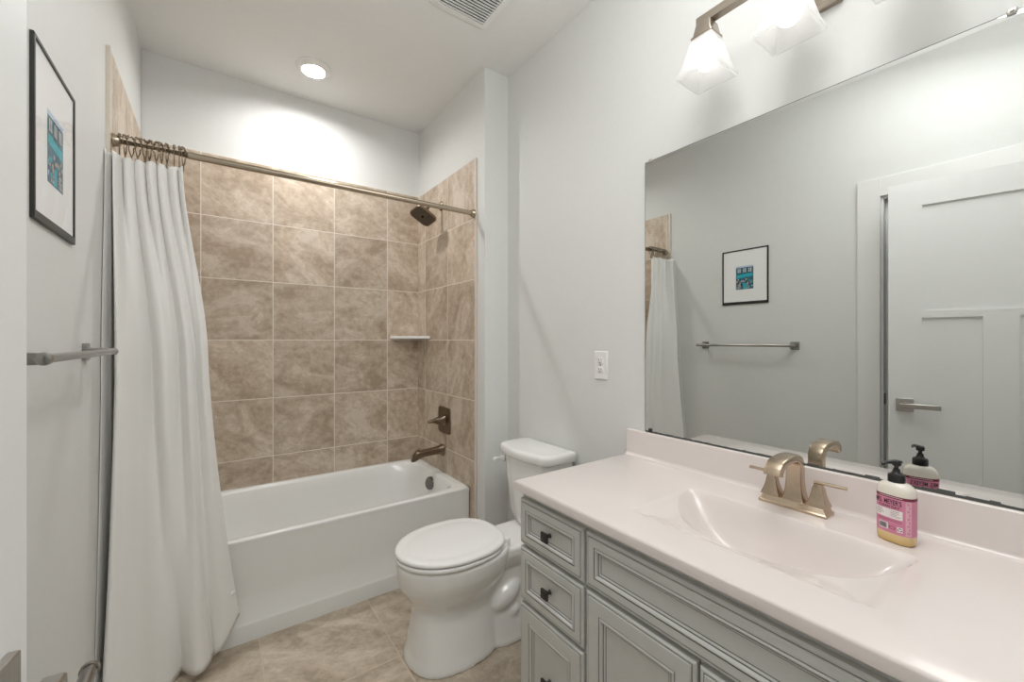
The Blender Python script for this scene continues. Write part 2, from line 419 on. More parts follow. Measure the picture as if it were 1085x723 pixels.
# ------------------------------------------------------------ bathtub
def bathtub():
    t = empty('bathtub', (LX + .03, 2.09, 0), 'white alcove bathtub with plain apron below the tiled walls', 'bathtub')
    x0, x1, y0, y1, zt = LX + .0105, AX - .0105, 2.07, DY - .0005, .432
    bm = B()
    N = 48
    cx, cyc = (x0 + x1) / 2, (y0 + y1) / 2
    def ring(xa, xb, ya, yb, z, p, dz=0):
        """superellipse-cornered rectangle"""
        out = []
        for k in range(N):
            a = 2 * pi * k / N
            c, s = cos(a), sin(a)
            r = (abs(c) ** p + abs(s) ** p) ** (-1 / p)
            # angle in stretched space keeps the points spread round the corners
            out.append((lerp(xa, xb, .5 + .5 * r * c), lerp(ya, yb, .5 + .5 * r * s), z))
        return out
    rings = [ring(x0, x1, y0 - .003, y1, 0.0, 90), ring(x0, x1, y0 - .003, y1, .068, 90), ring(x0, x1, y0 - .0015, y1, .074, 90), ring(x0, x1, y0 + .006, y1, .082, 90), ring(x0, x1, y0 + .006, y1, .20, 90), ring(x0, x1, y0 + .004, y1, .40, 90),
             ring(x0, x1, y0 + .002, y1, .415, 90), ring(x0, x1, y0, y1, zt - .007, 90), ring(x0 + .002, x1 - .002, y0 + .002, y1 - .002, zt - .002, 50), ring(x0 + .006, x1 - .006, y0 + .008, y1 - .006, zt, 40),
             ring(x0 + .045, x1 - .056, y0 + .035, y1 - .034, zt, 14), ring(x0 + .05, x1 - .062, y0 + .040, y1 - .040, zt - .003, 12), ring(x0 + .058, x1 - .066, y0 + .046, y1 - .046, zt - .016, 9),
             ring(x0 + .10, x1 - .074, y0 + .058, y1 - .058, zt - .07, 6.5), ring(x0 + .18, x1 - .088, y0 + .075, y1 - .075, zt - .18, 5.2), ring(x0 + .26, x1 - .105, y0 + .095, y1 - .095, zt - .30, 4.4),
             ring(x0 + .31, x1 - .13, y0 + .125, y1 - .125, zt - .345, 4), ring(x0 + .40, x1 - .19, y0 + .19, y1 - .19, zt - .358, 3)]
    loft(bm, rings, True)
    obj('tub_body', bm, M['tub'], t, ang=50)
    # overflow plate on the drain-end wall
    c = Vector((x1 - .0775, 2.44, .365)); d = Vector((-1, -.22, .2)).normalized()
    bm = B(); lathe(bm, c - d * .006, d, ((0, .040), (.013, .040), (.018, .037), (.020, .029), (.018, .012), (.019, .002)))
    o = obj('overflow_plate', bm, M['overflow'], t); o['label'] = 'round dark metal overflow plate'
    bm = B(); lathe(bm, (x1 - .30, 2.445, zt - .3575), (0, 0, 1), ((0, .035), (.004, .034), (.005, .02), (.006, .002)))
    o = obj('drain', bm, M['chrome'], t)
    return t
bathtub()

# corner shelf
bm = B()
n = 10; z0, z1 = 1.277, 1.296
pts = [(AX - .011, DY - .001), (AX - .011, DY - .205)]
pts += [(AX - .011 - .205 * t - .012 * sin(pi * t) * -1 * -1, DY - .205 + .205 * t - .012 * sin(pi * t)) for t in [k / n for k in range(1, n)]]
pts += [(AX - .216, DY - .001)]
loft(bm, [[(x, y, z) for x, y in pts] for z in (z0, z1)])
props(obj('corner_shelf', bm, M['china'], bevel=.004), 'white triangular shelf in the tiled shower corner', 'shelf')

# shower head
YF = 2.44
t = empty('overhead_shower', (AX - .012, YF, 2.12), 'bronze rounded-square shower head on a short arm from the tile', 'shower head')
bm = B(); lathe(bm, (AX - .0102, YF, 2.13), (-1, 0, 0), ((0, .03), (.005, .03), (.012, .022), (.02, .013), (.022, .011)))
obj('flange', bm, M['bnz_shower'], t)
bm = B(); P = [(AX - .03, YF, 2.13), (AX - .06, YF, 2.13), (AX - .08, YF, 2.126), (AX - .095, YF, 2.116), (AX - .107, YF, 2.10), (AX - .113, YF, 2.09)]
tube(bm, P, .0095); obj('arm', bm, M['bnz_shower'], t)
hn = Vector((-.50, -.16, -.85)).normalized(); hc = Vector((AX - .138, YF - .006, 2.046))
ha = Vector((0, 1, 0)) - hn * hn.y; ha.normalize(); hb = hn.cross(ha)
def hring(w_, off, r): return [hc + ha * p[0] + hb * p[1] + hn * off for p in rrect(w_, w_, r, 6)]
bm = B(); loft(bm, [hring(.026, -.05, .0129), hring(.03, -.035, .0149), hring(.06, -.022, .022), hring(.125, -.012, .03), hring(.142, -.004, .034), hring(.146, .004, .036), hring(.142, .009, .034)])
hd = obj('head', bm, M['bnz_shower'], t, ang=50)
bm = B(); loft(bm, [hring(.128, .0085, .03), hring(.126, .0105, .03)])
for i in range(-3, 4):
    for j in range(-3, 4):
        c = hc + ha * i * .0155 + hb * j * .0155
        lathe(bm, c + hn * .0105, hn, ((0, .003), (.002, .0022)), n=6, mi=0)
obj('spray_face', bm, M['bronze'], hd)
bm = B(); lathe(bm, hc + hn * .0105, hn, ((0, .009), (.003, .008)), n=16); obj('spray_centre', bm, M['slot'], hd)
bm = B(); lathe(bm, Vector((AX - .113, YF, 2.09)) , (hc - Vector((AX - .113, YF, 2.09))), ((-.008, .012), (.0, .0155), (.012, .0155), (.024, .012)), n=24)
obj('swivel_nut', bm, M['bnz_shower'], t)

# shower valve
YV, ZV = 2.395, .762
t = empty('shower_valve', (AX - .012, YV, ZV), 'dark bronze square shower valve with lever handle on the tile', 'shower valve')
def sq(x, w_, r, y=YV, z=ZV): return [(x, y + p[0], z + p[1]) for p in rrect(w_, w_, r, 6)]
bm = B(); loft(bm, [sq(AX - .0102, .165, .02), sq(AX - .014, .165, .02), sq(AX - .018, .158, .018), sq(AX - .0195, .12, .014)])
obj('escutcheon', bm, M['bnz_shower'], t, ang=40)
bm = B(); loft(bm, [sq(AX - .018, .064, .014), sq(AX - .026, .056, .014), sq(AX - .045, .044, .014), sq(AX - .052, .042, .014), sq(AX - .068, .045, .016), sq(AX - .074, .038, .014)])
hb_ = obj('handle_hub', bm, M['bnz_shower'], t, ang=40)
bm = B()
def lev(x, w_, h_, z): return [(x, YV + p[0], z + p[1]) for p in rrect(w_, h_, min(w_, h_) * .4, 4)]
loft(bm, [lev(AX - .05, .034, .028, ZV), lev(AX - .078, .036, .027, ZV + .002), lev(AX - .100, .031, .020, ZV + .001), lev(AX - .118, .027, .016, ZV - .001), lev(AX - .125, .020, .010, ZV - .002)])
obj('lever', bm, M['bnz_shower'], hb_, ang=60)

# tub spout
YS, ZS = 2.425, .566
t = empty('tub_spout', (AX - .012, YS, ZS), 'dark bronze tub spout with diverter knob above the tub rim', 'tub spout')
bm = B()
def spr(x, zc, w_, h_, tilt=0): return [(x + tilt * q[1], YS + q[0], zc + q[1]) for q in rrect(w_, h_, min(w_, h_) * .3, 5)]
loft(bm, [spr(AX - .0102, ZS + .002, .068, .074), spr(AX - .018, ZS + .002, .068, .074), spr(AX - .026, ZS + .002, .058, .060), spr(AX - .05, ZS + .003, .050, .046), spr(AX - .10, ZS + .001, .046, .042),
          spr(AX - .145, ZS - .001, .046, .043), spr(AX - .172, ZS - .005, .047, .050, .05), spr(AX - .190, ZS - .011, .046, .058, .12), spr(AX - .203, ZS - .018, .042, .052, .2), spr(AX - .212, ZS - .024, .034, .038, .3)])
obj('spout_body', bm, M['bnz_shower'], t, ang=60)
bm = B(); lathe(bm, (AX - .172, YS, ZS + .010), (0, 0, 1), ((0, .006), (.008, .006), (.010, .010), (.015, .0105), (.018, .007)), n=20)
obj('diverter_knob', bm, M['bnz_shower'], t)

# ------------------------------------------------------------ curtain rod, hooks and curtain
RY, RZ, RR = 2.03, 1.98, .0125
t = empty('curtain_rod', (LX + .01, RY, RZ), 'antique nickel shower curtain rod spanning the tub alcove', 'curtain rod')
bm = B(); tube(bm, [(LX + .012, RY, RZ), (-.085, RY, RZ), (-.083, RY, RZ), (AX - .012, RY, RZ)], [.0118, .0118, .0132, .0132], n=24); obj('tube', bm, M['rodm'], t)
for x, d in ((LX + .0102, 1), (AX - .0102, -1)):
    bm = B(); lathe(bm, (x, RY, RZ), (d, 0, 0), ((0, .024), (.004, .024), (.008, .021), (.020, .018), (.022, .0155)), n=28); obj('flange', bm, M['rodm'], t)

NH = 12
hx = [-.278 + .183 * k / (NH - 1) for k in range(NH)]
def hook_mesh(bm):
    """wire loop over the rod with roller balls, crossing into a hook below; origin at the rod's centre, rod along x"""
    pts = []
    for k in range(20):
        a = radians(-60 + 300 * k / 19)
        pts.append((0, .0205 * cos(a), .0205 * sin(a) + .004))
    head = [(0.002, .016, -.030), (0.001, .018, -.020)]
    tail = [(0, -.012, -.024), (0, -.004, -.040), (0, .004, -.054), (0, .006, -.062), (0, .001, -.068), (0, -.005, -.063), (0, -.006, -.057)]
    tube(bm, head[:0] + [(0, .004, -.044), (0, .012, -.026)] + pts + tail, .0020, n=8)
    for a in (20, 55, 90, 125, 160):
        c = Vector((0, .0205 * cos(radians(a)), .0205 * sin(radians(a)) + .004))
        bmesh.ops.create_icosphere(bm, subdivisions=2, radius=.0048, matrix=Matrix.Translation(c))
ordn = ['first', 'second', 'third', 'fourth', 'fifth', 'sixth', 'seventh', 'eighth', 'ninth', 'tenth', 'eleventh', 'twelfth']
bm = B(); hook_mesh(bm)
hk0 = obj('curtain_hook', bm, M['hookm'], local=True)
for k in range(NH):
    o = hk0 if k == 0 else hk0.copy()
    if k: COL.objects.link(o)
    o.location = (hx[k] + random.uniform(-.003, .003), RY, RZ)
    o.rotation_euler = (random.uniform(-.12, .12), 0, random.uniform(-.55, .55))
    lab = f'bronze roller curtain hook, {ordn[k]} along the rod from the left wall'
    if k == 0: lab = 'bronze roller curtain hook on the rod, closest to the left wall'
    if k == NH - 1: lab = 'bronze roller curtain hook at the end of the row farthest from the wall'
    props(o, lab, 'curtain hook', 'roller hooks holding the curtain on the rod')

def curtain():
    NS, NZ = 340, 90
    zt, top_z = 1.922, 1.922
    # bottom cross-section polyline (x, y)
    bot = [(-.306, 1.785), (-.305, 1.88), (-.300, 1.96), (-.297, 1.88), (-.290, 1.785), (-.258, 1.79), (-.208, 1.83), (-.165, 1.885), (-.130, 1.925), (-.108, 1.975), (-.098, 1.985),
           (-.084, 1.955), (-.060, 1.925), (-.035, 1.93), (-.015, 1.965), (-.006, 2.0), (.006, 1.985), (.035, 1.985), (.062, 2.012), (.082, 2.042)]
    midc = [(-.305, 1.90), (-.302, 1.96), (-.2925, 2.03), (-.284, 1.98), (-.270, 1.905), (-.245, 1.925), (-.215, 1.975), (-.197, 2.015), (-.185, 2.02), (-.165, 1.975), (-.145, 1.965),
            (-.125, 1.995), (-.112, 2.02), (-.100, 2.0), (-.085, 1.975), (-.072, 1.985), (-.062, 2.015), (-.052, 2.0), (-.038, 1.985), (-.022, 2.015)]
    def cr(P, s):
        n = len(P) - 1; f = s * n; i = min(int(f), n - 1); u = f - i
        p = [P[max(0, min(n, i + k))] for k in (-1, 0, 1, 2)]
        return tuple(.5 * ((2 * p[1][d]) + (-p[0][d] + p[2][d]) * u + (2 * p[0][d] - 5 * p[1][d] + 4 * p[2][d] - p[3][d]) * u * u + (-p[0][d] + 3 * p[1][d] - 3 * p[2][d] + p[3][d]) * u ** 3) for d in (0, 1))
    def topc(s):
        k = s * 6.6 + .10 * sin(7 * s)
        x = -.291 + .192 * s + .0045 * sin(2 * pi * k + .6)
        y = RY + .002 - .017 * (1 - cos(2 * pi * k)) * (.85 + .4 * sin(2.3 * k + 1)) - .02 * (1 - s)
        if s < .21:      # the leading hem hangs forward against the wall, with one deep narrow fold behind it
            q = s / .21
            if q < .5: u = sm(q * 2); x, y = lerp(-.3045, -.2935, u), lerp(1.950, 2.03, u)
            else: u = sm(q * 2 - 1); x, y = lerp(-.2935, -.286, u), lerp(2.025, 1.955, u)
        else:
            q = (s - .21) / .79; k = q * 6.0
            x = -.286 + .187 * q + .0045 * sin(2 * pi * k)
            y = lerp(1.955, RY + .002 - .017 * (1 + cos(2 * pi * k)) * (.85 + .3 * sin(2.3 * k + 1)), sm(min(1, k / .45)))
        return x, y
    bm = B(); V = []
    for j in range(NZ + 1):
        row = []
        tz = j / NZ
        for i in range(NS + 1):
            s = i / NS
            zb = .034 + .012 * sin(9 * s) * (1 - s) + .105 * sm((s - .80) / .2) + .03 * sm((.16 - s) / .16) * 0
            zt_ = top_z - .006 * (.5 - .5 * cos(2 * pi * s * (NH - 1)))
            z = lerp(zt_, zb, tz)
            xt, yt = topc(s); xm, ym = cr(midc, s); xb, yb = cr(bot, s)
            if tz < .42:
                u = sm(tz / .42); u = u ** .9
                x, y = lerp(xt, xm, u), lerp(yt, ym, u)
            else:
                u = (tz - .42) / .58; u = .55 * u + .45 * u * u
                x, y = lerp(xm, xb, u), lerp(ym, yb, u)
            y += .0025 * sin(31 * s + 9 * tz) * tz * (1 - tz)
            if y > 1.980: x = max(x, -.2945)          # clear of the tile edge
            if z < .16: x = max(x, lerp(-.2925, -.31, sm((z - .105) / .055)))   # and of the baseboard
            row.append(bm.verts.new((x, y, z)))
        V.append(row)
    for j in range(NZ):
        for i in range(NS):
            bm.faces.new((V[j][i], V[j][i+1], V[j+1][i+1], V[j+1][i]))
    t = empty('shower_curtain', (-.2, 1.98, .03), 'white cloth shower curtain gathered at the left end of the rod', 'shower curtain')
    o = obj('curtain_cloth', bm, M['fabric'], t, ang=180)
    sol = o.modifiers.new('thick', 'SOLIDIFY'); sol.thickness = .0012; sol.offset = 0
    # small weight tab on the leading hem
    bm = B(); lathe(bm, (.058, 2.022, .245), (.3, -1, .1), ((-.004, .009), (.004, .009), (.006, .005)), n=14)
    obj('hem_weight', bm, M['white_pl'], t)
curtain()

# ------------------------------------------------------------ toilet
def toilet():
    YC = 1.555
    t = empty('toilet', (.95, YC, 0), 'white two-piece toilet with closed lid between tub and vanity', 'toilet')
    N = 40
    def egg(xf, xb, hw, z, split=.52, pf=2.0, pb=2.6, yc=YC):
        xm = lerp(xf, xb, split); out = []
        for k in range(N):
            a = 2 * pi * k / N
            c, s = cos(a), sin(a)
            if c >= 0:   # front half towards -x
                r = 2 / pf
                x = xm - (xm - xf) * abs(c) ** r; y = hw * (abs(s) ** r) * (1 if s >= 0 else -1)
            else:
                r = 2 / pb
                x = xm + (xb - xm) * abs(c) ** r; y = hw * (abs(s) ** r) * (1 if s >= 0 else -1)
            out.append((x, yc + y, z))
        return out
    bm = B()
    # pedestal and bowl
    loft(bm, [egg(.606, 1.00, .157, 0, .45, 2.35), egg(.608, 1.00, .156, .02, .45, 2.35), egg(.616, 1.0, .145, .05, .45, 2.35), egg(.626, 1.0, .128, .12, .45, 2.3), egg(.632, 1.0, .114, .18, .45, 2.2), egg(.632, 1.0, .114, .215, .45), egg(.620, 1.01, .126, .245, .47),
              egg(.600, 1.02, .148, .275, .49), egg(.582, 1.03, .166, .305, .5), egg(.574, 1.035, .177, .34, .5), egg(.570, 1.04, .181, .375, .5), egg(.571, 1.04, .181, .395, .5), egg(.577, 1.035, .176, .401, .5)])
    # deck under the tank
    loft(bm, [[(lerp(.93, 1.335, .5) + p[0], YC + p[1], z) for p in rrect(.405 * sx, .24 * sx, .05, 6)] for z, sx in ((.27, .75), (.31, .92), (.345, 1), (.375, 1), (.383, .97))])
    # rear foot
    loft(bm, [egg(.90, 1.20, hw, z, .5, 3, 3) for z, hw in ((0, .150), (.018, .150), (.03, .144), (.09, .128), (.16, .112), (.24, .10), (.30, .10))])
    # trapway swellings on both sides
    for s in (1, -1):
        for c, r in (((1.005, YC + s * .085, .185), (.085, .052, .048)), ((1.035, YC + s * .112, .118), (.030, .022, .026)), ((.93, YC + s * .075, .29), (.12, .05, .035))):
            bmesh.ops.create_uvsphere(bm, u_segments=24, v_segments=14, radius=1, matrix=Matrix.Translation(c) @ Matrix.Rotation(radians(-28), 4, 'Y') @ Matrix.Diagonal((r[0], r[1], r[2], 1)))
    o = obj('bowl', bm, M['china'], t)
    rm = o.modifiers.new('blend', 'REMESH'); rm.mode = 'VOXEL'; rm.voxel_size = .006; rm.use_smooth_shade = True
    smd = o.modifiers.new('soften', 'SMOOTH'); smd.factor = .5; smd.iterations = 8
    # seat ring and lid
    bm = B()
    loft(bm, [egg(.576, 1.005, .176, .402, .5), egg(.570, 1.012, .183, .405, .5), egg(.568, 1.014, .185, .411, .5), egg(.570, 1.012, .183, .418, .5), egg(.576, 1.008, .178, .420, .5)])
    obj('seat', bm, M['seatp'], t, ang=60)
    bm = B()
    loft(bm, [egg(.576, 1.012, .177, 0.4247, .5), egg(.569, 1.018, .185, 0.4272, .5), egg(.568, 1.019, .186, 0.4332, .5), egg(.572, 1.016, .182, 0.4387, .5), egg(.582, 1.010, .173, 0.4417, .5), egg(.592, .995, .155, 0.4422, .5),
              egg(.606, .985, .143, 0.4414, .5), egg(.618, .976, .133, 0.4427, .5), egg(.64, .955, .115, 0.4457, .5), egg(.69, .91, .075, 0.4477, .5), egg(.75, .85, .03, 0.4482, .5)])
    obj('lid', bm, M['seatp'], t, ang=60)
    for s in (1, -1):
        bm = B(); loft(bm, [[(1.022 + p[0], YC + s * .075 + p[1], z) for p in rrect(.036 * k, .034 * k, .010 * k, 4)] for z, k in ((.384, 1), (.408, 1), (.413, .8))])
        obj('hinge', bm, M['seatp'], t, ang=50)
    # tank: bow front, tapering downwards
    def tk(z, x0, hw, x1=1.336, r=.06, bow=.02):
        pts = []
        n = 8
        for k in range(n + 1):       # front face from +y to -y, rounded corners then a gentle bow
            pass
        out = []
        prof = []
        for k in range(7):
            a = radians(90 * k / 6); prof.append((x0 + bow + r - r * sin(a), hw - r + r * cos(a)))
        for x, y in prof: out.append((x, YC + y, z))
        m = 9
        for k in range(1, m):
            f = k / m; y = lerp(hw - r, -(hw - r), f)
            out.append((x0 + bow - bow * (1 - (y / (hw - r)) ** 2), YC + y, z))
        for x, y in prof[::-1]: out.append((x, YC - y, z))
        out.append((x1 - .012, YC - hw, z)); out.append((x1, YC - hw + .012, z)); out.append((x1, YC + hw - .012, z)); out.append((x1 - .012, YC + hw, z))
        return out
    bm = B(); loft(bm, [tk(.384, 1.185, .140), tk(.40, 1.172, .150), tk(.45, 1.162, .156), tk(.60, 1.149, .166), tk(.716, 1.142, .173)])
    obj('tank', bm, M['china'], t, ang=40)
    bm = B(); loft(bm, [tk(.7155, 1.136, .180), tk(.718, 1.128, .187, 1.338), tk(.724, 1.124, .190, 1.340), tk(.745, 1.123, .191, 1.341), tk(.754, 1.126, .189, 1.340), tk(.759, 1.134, .182, 1.334), tk(.7605, 1.146, .172, 1.322)])
    obj('tank_lid', bm, M['china'], t, ang=50)
    bm = B(); lathe(bm, (1.180, YC + .1665, .678), (-.55, 1, 0), ((-.01, .017), (.004, .017), (.008, .014), (.012, .009), (.02, .008)), n=20)
    tube(bm, [(1.171, YC + .182, .678), (1.15, YC + .187, .677), (1.138, YC + .188, .675), (1.128, YC + .187, .673)], [.008, .008, .009, .0095], n=14)
    obj('flush_lever', bm, M['white_pl'], t)
toilet()

# ------------------------------------------------------------ vanity cabinet
VX, VY0, VY1 = .805, -.140, 1.066        # face-frame plane, ends
VB = WX - .004
def raised_front(y0, y1, z0, z1, xf, th=.019, rail=.048):
    """overlay front facing -x with edge step, frame, bead and flat recessed panel; material 1 is the dark glaze in the grooves"""
    bm = B()
    def R(ins, d): return [(xf + d, y0 + ins, z0 + ins), (xf + d, y0 + ins, z1 - ins), (xf + d, y1 - ins, z1 - ins), (xf + d, y1 - ins, z0 + ins)]
    e = rail
    P = [(0, th, 0), (0, .006, 0), (.004, .002, 0), (.008, .0025, 0), (.0085, .0035, 1), (.0105, .0035, 1), (.011, .0005, 0), (.013, 0, 0),
         (e, 0, 0), (e + .0004, .0018, 1), (e + .0022, .0018, 1), (e + .0026, 0, 0), (e + .0055, -.0015, 0), (e + .0085, 0, 0), (e + .011, .0045, 0), (e + .0113, .0055, 1), (e + .0135, .0055, 1), (e + .0138, .005, 0), (e + .018, .007, 0), (e + .0182, .008, 1), (e + .0196, .008, 1), (e + .020, .0074, 0)]
    prev = None
    for ins, d, mi in P:
        r = [bm.verts.new(p) for p in R(ins, d)]
        if prev:
            for k in range(4):
                bm.faces.new((prev[k], prev[(k+1) % 4], r[(k+1) % 4], r[k])).material_index = mi
        else: bm.faces.new(r)
        prev = r
    bm.faces.new(prev)
    return bm
def add_knob(y, z, xf, parent):
    bm = B()
    lathe(bm, (xf + .0015, y, z), (-1, 0, 0), ((0, .0075), (.003, .006), (.006, .0048), (.016, .0048), (.018, .007)), n=18)
    def q(x, s): return [(x, y + p[0], z + p[1]) for p in rrect(s, s, .002, 2)]
    loft(bm, [q(xf - .015, .014), q(xf - .017, .027), q(xf - .0225, .029), q(xf - .0245, .026), q(xf - .0255, .012)])
    return obj('knob', bm, M['iron'], parent, ang=30)
def vanity():
    t = empty('vanity_cabinet', ((VX + VB) / 2, (VY0 + VY1) / 2, 0), 'grey glazed bathroom vanity cabinet under the pale countertop', 'cabinet')
    bm = B()
    z1 = .7895
    box(bm, VX + .018, VB, VY1 - .018, VY1, .0, z1); box(bm, VX + .018, VB, VY0, VY0 + .018, .0, z1)      # ends
    box(bm, VB - .012, VB, VY0 + .018, VY1 - .018, .10, z1); box(bm, VX + .018, VB - .012, VY0 + .018, VY1 - .018, .10, .118)
    box(bm, VX + .07, VX + .085, VY0 + .018, VY1 - .018, 0, .10)                                          # toe kick
    obj('carcass', bm, M['cab'], t, smooth=False)
    bm = B(); box(bm, VX, VX + .018, VY0, VY1, .095, z1); obj('face_frame', bm, [M['cab']], t, smooth=False)
    XF = VX - .0195
    cols = [((.783, 1.060), 'd'), ((-.134, .143), 'd')]
    for (a, b), _ in cols:
        for (c, d, rl) in ((.628, .768, .030), (.452, .616, .030), (.105, .440, .046)):
            f = obj('drawer', raised_front(a, b, c, d, XF, rail=rl), [M['cab'], M['glaze']], t, smooth=False)
            add_knob((a + b) / 2, (c + d) / 2, XF + .0065, f)
    f = obj('false_front', raised_front(.153, .773, .628, .768, XF, rail=.030), [M['cab'], M['glaze']], t, smooth=False)
    for a, b, ky in ((.4665, .773, .492), (.153, .4595, .434)):
        f = obj('door', raised_front(a, b, .105, .616, XF, rail=.046), [M['cab'], M['glaze']], t, smooth=False)
        add_knob(ky, .40, XF, f)
vanity()

# ------------------------------------------------------------ countertop with integral basin
CX0, CX1, CY0, CY1, CT, CTH = .774, WX - .0015, -.150, 1.080, .820, .0285
def countertop():
    t = empty('vanity_countertop', (1.06, .465, CT - CTH), 'pinkish white cultured marble countertop with integral sink and backsplash', 'countertop')
    bx0, bx1, by0, by1 = .868, 1.196, .190, .732       # patch the basin mesh fills
    r0x0, r0x1, r0y0, r0y1 = .884, 1.180, .206, .714   # outline of the recess
    # slab: top with a rectangular hole, sides, rounded upper edge
    bm = B()
    def rect(ins, z): return [(CX0 + ins, CY0, z), (CX1, CY0, z), (CX1, CY1 - ins, z), (CX0 + ins, CY1 - ins, z)]
    rr = [[bm.verts.new(p) for p in rect(i, z)] for i, z in ((.004, CT - CTH), (.0005, CT - CTH + .002), (0, CT - .006), (.0018, CT - .0018), (.006, CT))]
    for i in range(len(rr) - 1):
        for k in range(4): bm.faces.new((rr[i][k], rr[i][(k+1) % 4], rr[i+1][(k+1) % 4], rr[i+1][k]))
    hole = [bm.verts.new(p) for p in ((bx0, by0, CT), (bx1, by0, CT), (bx1, by1, CT), (bx0, by1, CT))]
    for k in range(4): bm.faces.new((rr[-1][k], rr[-1][(k+1) % 4], hole[(k+1) % 4], hole[k]))
    hl = [bm.verts.new((v.co.x, v.co.y, CT - CTH)) for v in hole]
    for k in range(4): bm.faces.new((rr[0][k], rr[0][(k+1) % 4], hl[(k+1) % 4], hl[k])); 
    obj('slab', bm, M['marble'], t, ang=50)
    # basin
    cyb = (r0y0 + r0y1) / 2
    def hgt(x, y):
        qx = abs(x - (r0x0 + r0x1) / 2) - (r0x1 - r0x0) / 2 + .02; qy = abs(y - cyb) - (r0y1 - r0y0) / 2 + .02
        d = sqrt(max(qx, 0) ** 2 + max(qy, 0) ** 2) + min(max(qx, qy), 0) - .02
        if d >= 0: return 0.
        a = -d
        h = -.005 * sm(a / .03) - .010 * sm(a / .08)
        ex = (r0x1 + .004 - x) / .262; ey = (y - cyb) / .256
        e = sqrt(max(ex, 0) ** 2 + ey ** 2)
        if e < 1:
            u = 1 - e
            q = 1 - e ** 2.4
            depth = .132 * q * q / (q + .05)
            depth *= sm(min(1, (r0x1 - x) / .062 + .0)) ** .8 if x < r0x1 else 0
            h -= depth
        return h
    NX, NY_ = 190, 270
    bm = B(); V = []
    for i in range(NX + 1):
        x = lerp(bx0, bx1, i / NX)
        V.append([bm.verts.new((x, lerp(by0, by1, j / NY_), CT + hgt(x, lerp(by0, by1, j / NY_)))) for j in range(NY_ + 1)])
    for i in range(NX):
        for j in range(NY_): bm.faces.new((V[i][j], V[i+1][j], V[i+1][j+1], V[i][j+1]))
    o = obj('basin', bm, M['marble'], t, ang=180)
    xd = 1.075
    bm = B(); lathe(bm, (xd, cyb, CT + hgt(xd, cyb) - .001), (0, 0, 1), ((0, .030), (.004, .030), (.006, .026), (.005, .020), (.010, .019), (.012, .004)), n=28)
    obj('drain', bm, M['nickel'], t)
    # backsplash with eased top edge and a cove at its foot
    bm = B()
    prof = [(CX1, CT - .0005), (CX1, .917), (CX1 - .016, .917), (CX1 - .0192, .9155), (CX1 - .020, .912), (CX1 - .020, CT + .012), (CX1 - .022, CT + .006), (CX1 - .027, CT + .0015), (CX1 - .034, CT - .0003)]
    loft(bm, [[(x, y, z) for x, z in prof] for y in (CY0, CY1 - .001)])
    obj('backsplash', bm, M['marble'], t, ang=50)
countertop()

# ------------------------------------------------------------ faucet
def faucet():
    YC, XC, Z = .468, 1.264, CT + .0003
    t = empty('faucet', (XC, YC, Z), 'warm brushed nickel two-handle faucet behind the sink', 'faucet')
    def rr(cx, cyy, w_, d_, z, r=.003): return [(cx + p[0], cyy + p[1], z) for p in rrect(d_, w_, r, 3)]
    bm = B(); loft(bm, [rr(XC, YC, .160, .056, Z), rr(XC, YC, .160, .056, Z + .006), rr(XC, YC, .152, .049, Z + .010), rr(XC, YC, .147, .045, Z + .018), rr(XC, YC, .142, .040, Z + .021)])
    obj('base', bm, M['nickel'], t, ang=30)
    # spout: flared column, then an arched flat arm
    bm = B()
    secs = []
    for z, w_, d_ in ((.020, .052, .046), (.030, .046, .040), (.045, .041, .035), (.070, .037, .031), (.100, .036, .030)):
        secs.append(rr(XC + .004, YC, w_, d_, Z + z, .004))
    def tilted(cx, cz, ang, w_, th_):
        u = Vector((cos(ang), 0, sin(ang)))    # across the thickness
        return [(cx + u.x * p[0], YC + p[1], cz + u.z * p[0]) for p in rrect(th_, w_, .004, 3)]
    secs.append(tilted(XC + .002, Z + .116, radians(16), .037, .029))
    secs.append(tilted(XC - .006, Z + .128, radians(48), .038, .025))
    secs.append(tilted(XC - .022, Z + .137, radians(74), .039, .020))
    secs.append(tilted(XC - .050, Z + .1395, radians(86), .040, .018))
    secs.append(tilted(XC - .084, Z + .1385, radians(98), .040, .018))
    secs.append(tilted(XC - .110, Z + .1325, radians(118), .040, .020))
    secs.append(tilted(XC - .124, Z + .121, radians(146), .040, .021))
    secs.append(tilted(XC - .128, Z + .108, radians(168), .039, .021))
    loft(bm, secs)
    obj('spout', bm, M['nickel'], t, ang=35)
    for s in (1, -1):
        yh = YC + s * .0545
        bm = B(); loft(bm, [rr(XC, yh, .046, .042, Z + .0205), rr(XC, yh, .044, .040, Z + .026), rr(XC, yh, .036, .033, Z + .036), rr(XC, yh, .028, .026, Z + .052), rr(XC, yh, .024, .022, Z + .066), rr(XC, yh, .019, .018, Z + .072), rr(XC, yh, .017, .016, Z + .077)])
        h = obj('handle', bm, M['nickel'], t, ang=30)
        bm = B(); loft(bm, [[(XC + .0 + p[0], yh + s * d, Z + .0795 + p[1] + dz) for p in rrect(.010, .008, .0035, 4)] for d, dz in ((-.010, 0), (.02, .0005), (.057, .0005), (.059, .0005))])
        obj('lever', bm, M['nickel'], h, ang=40)
faucet()

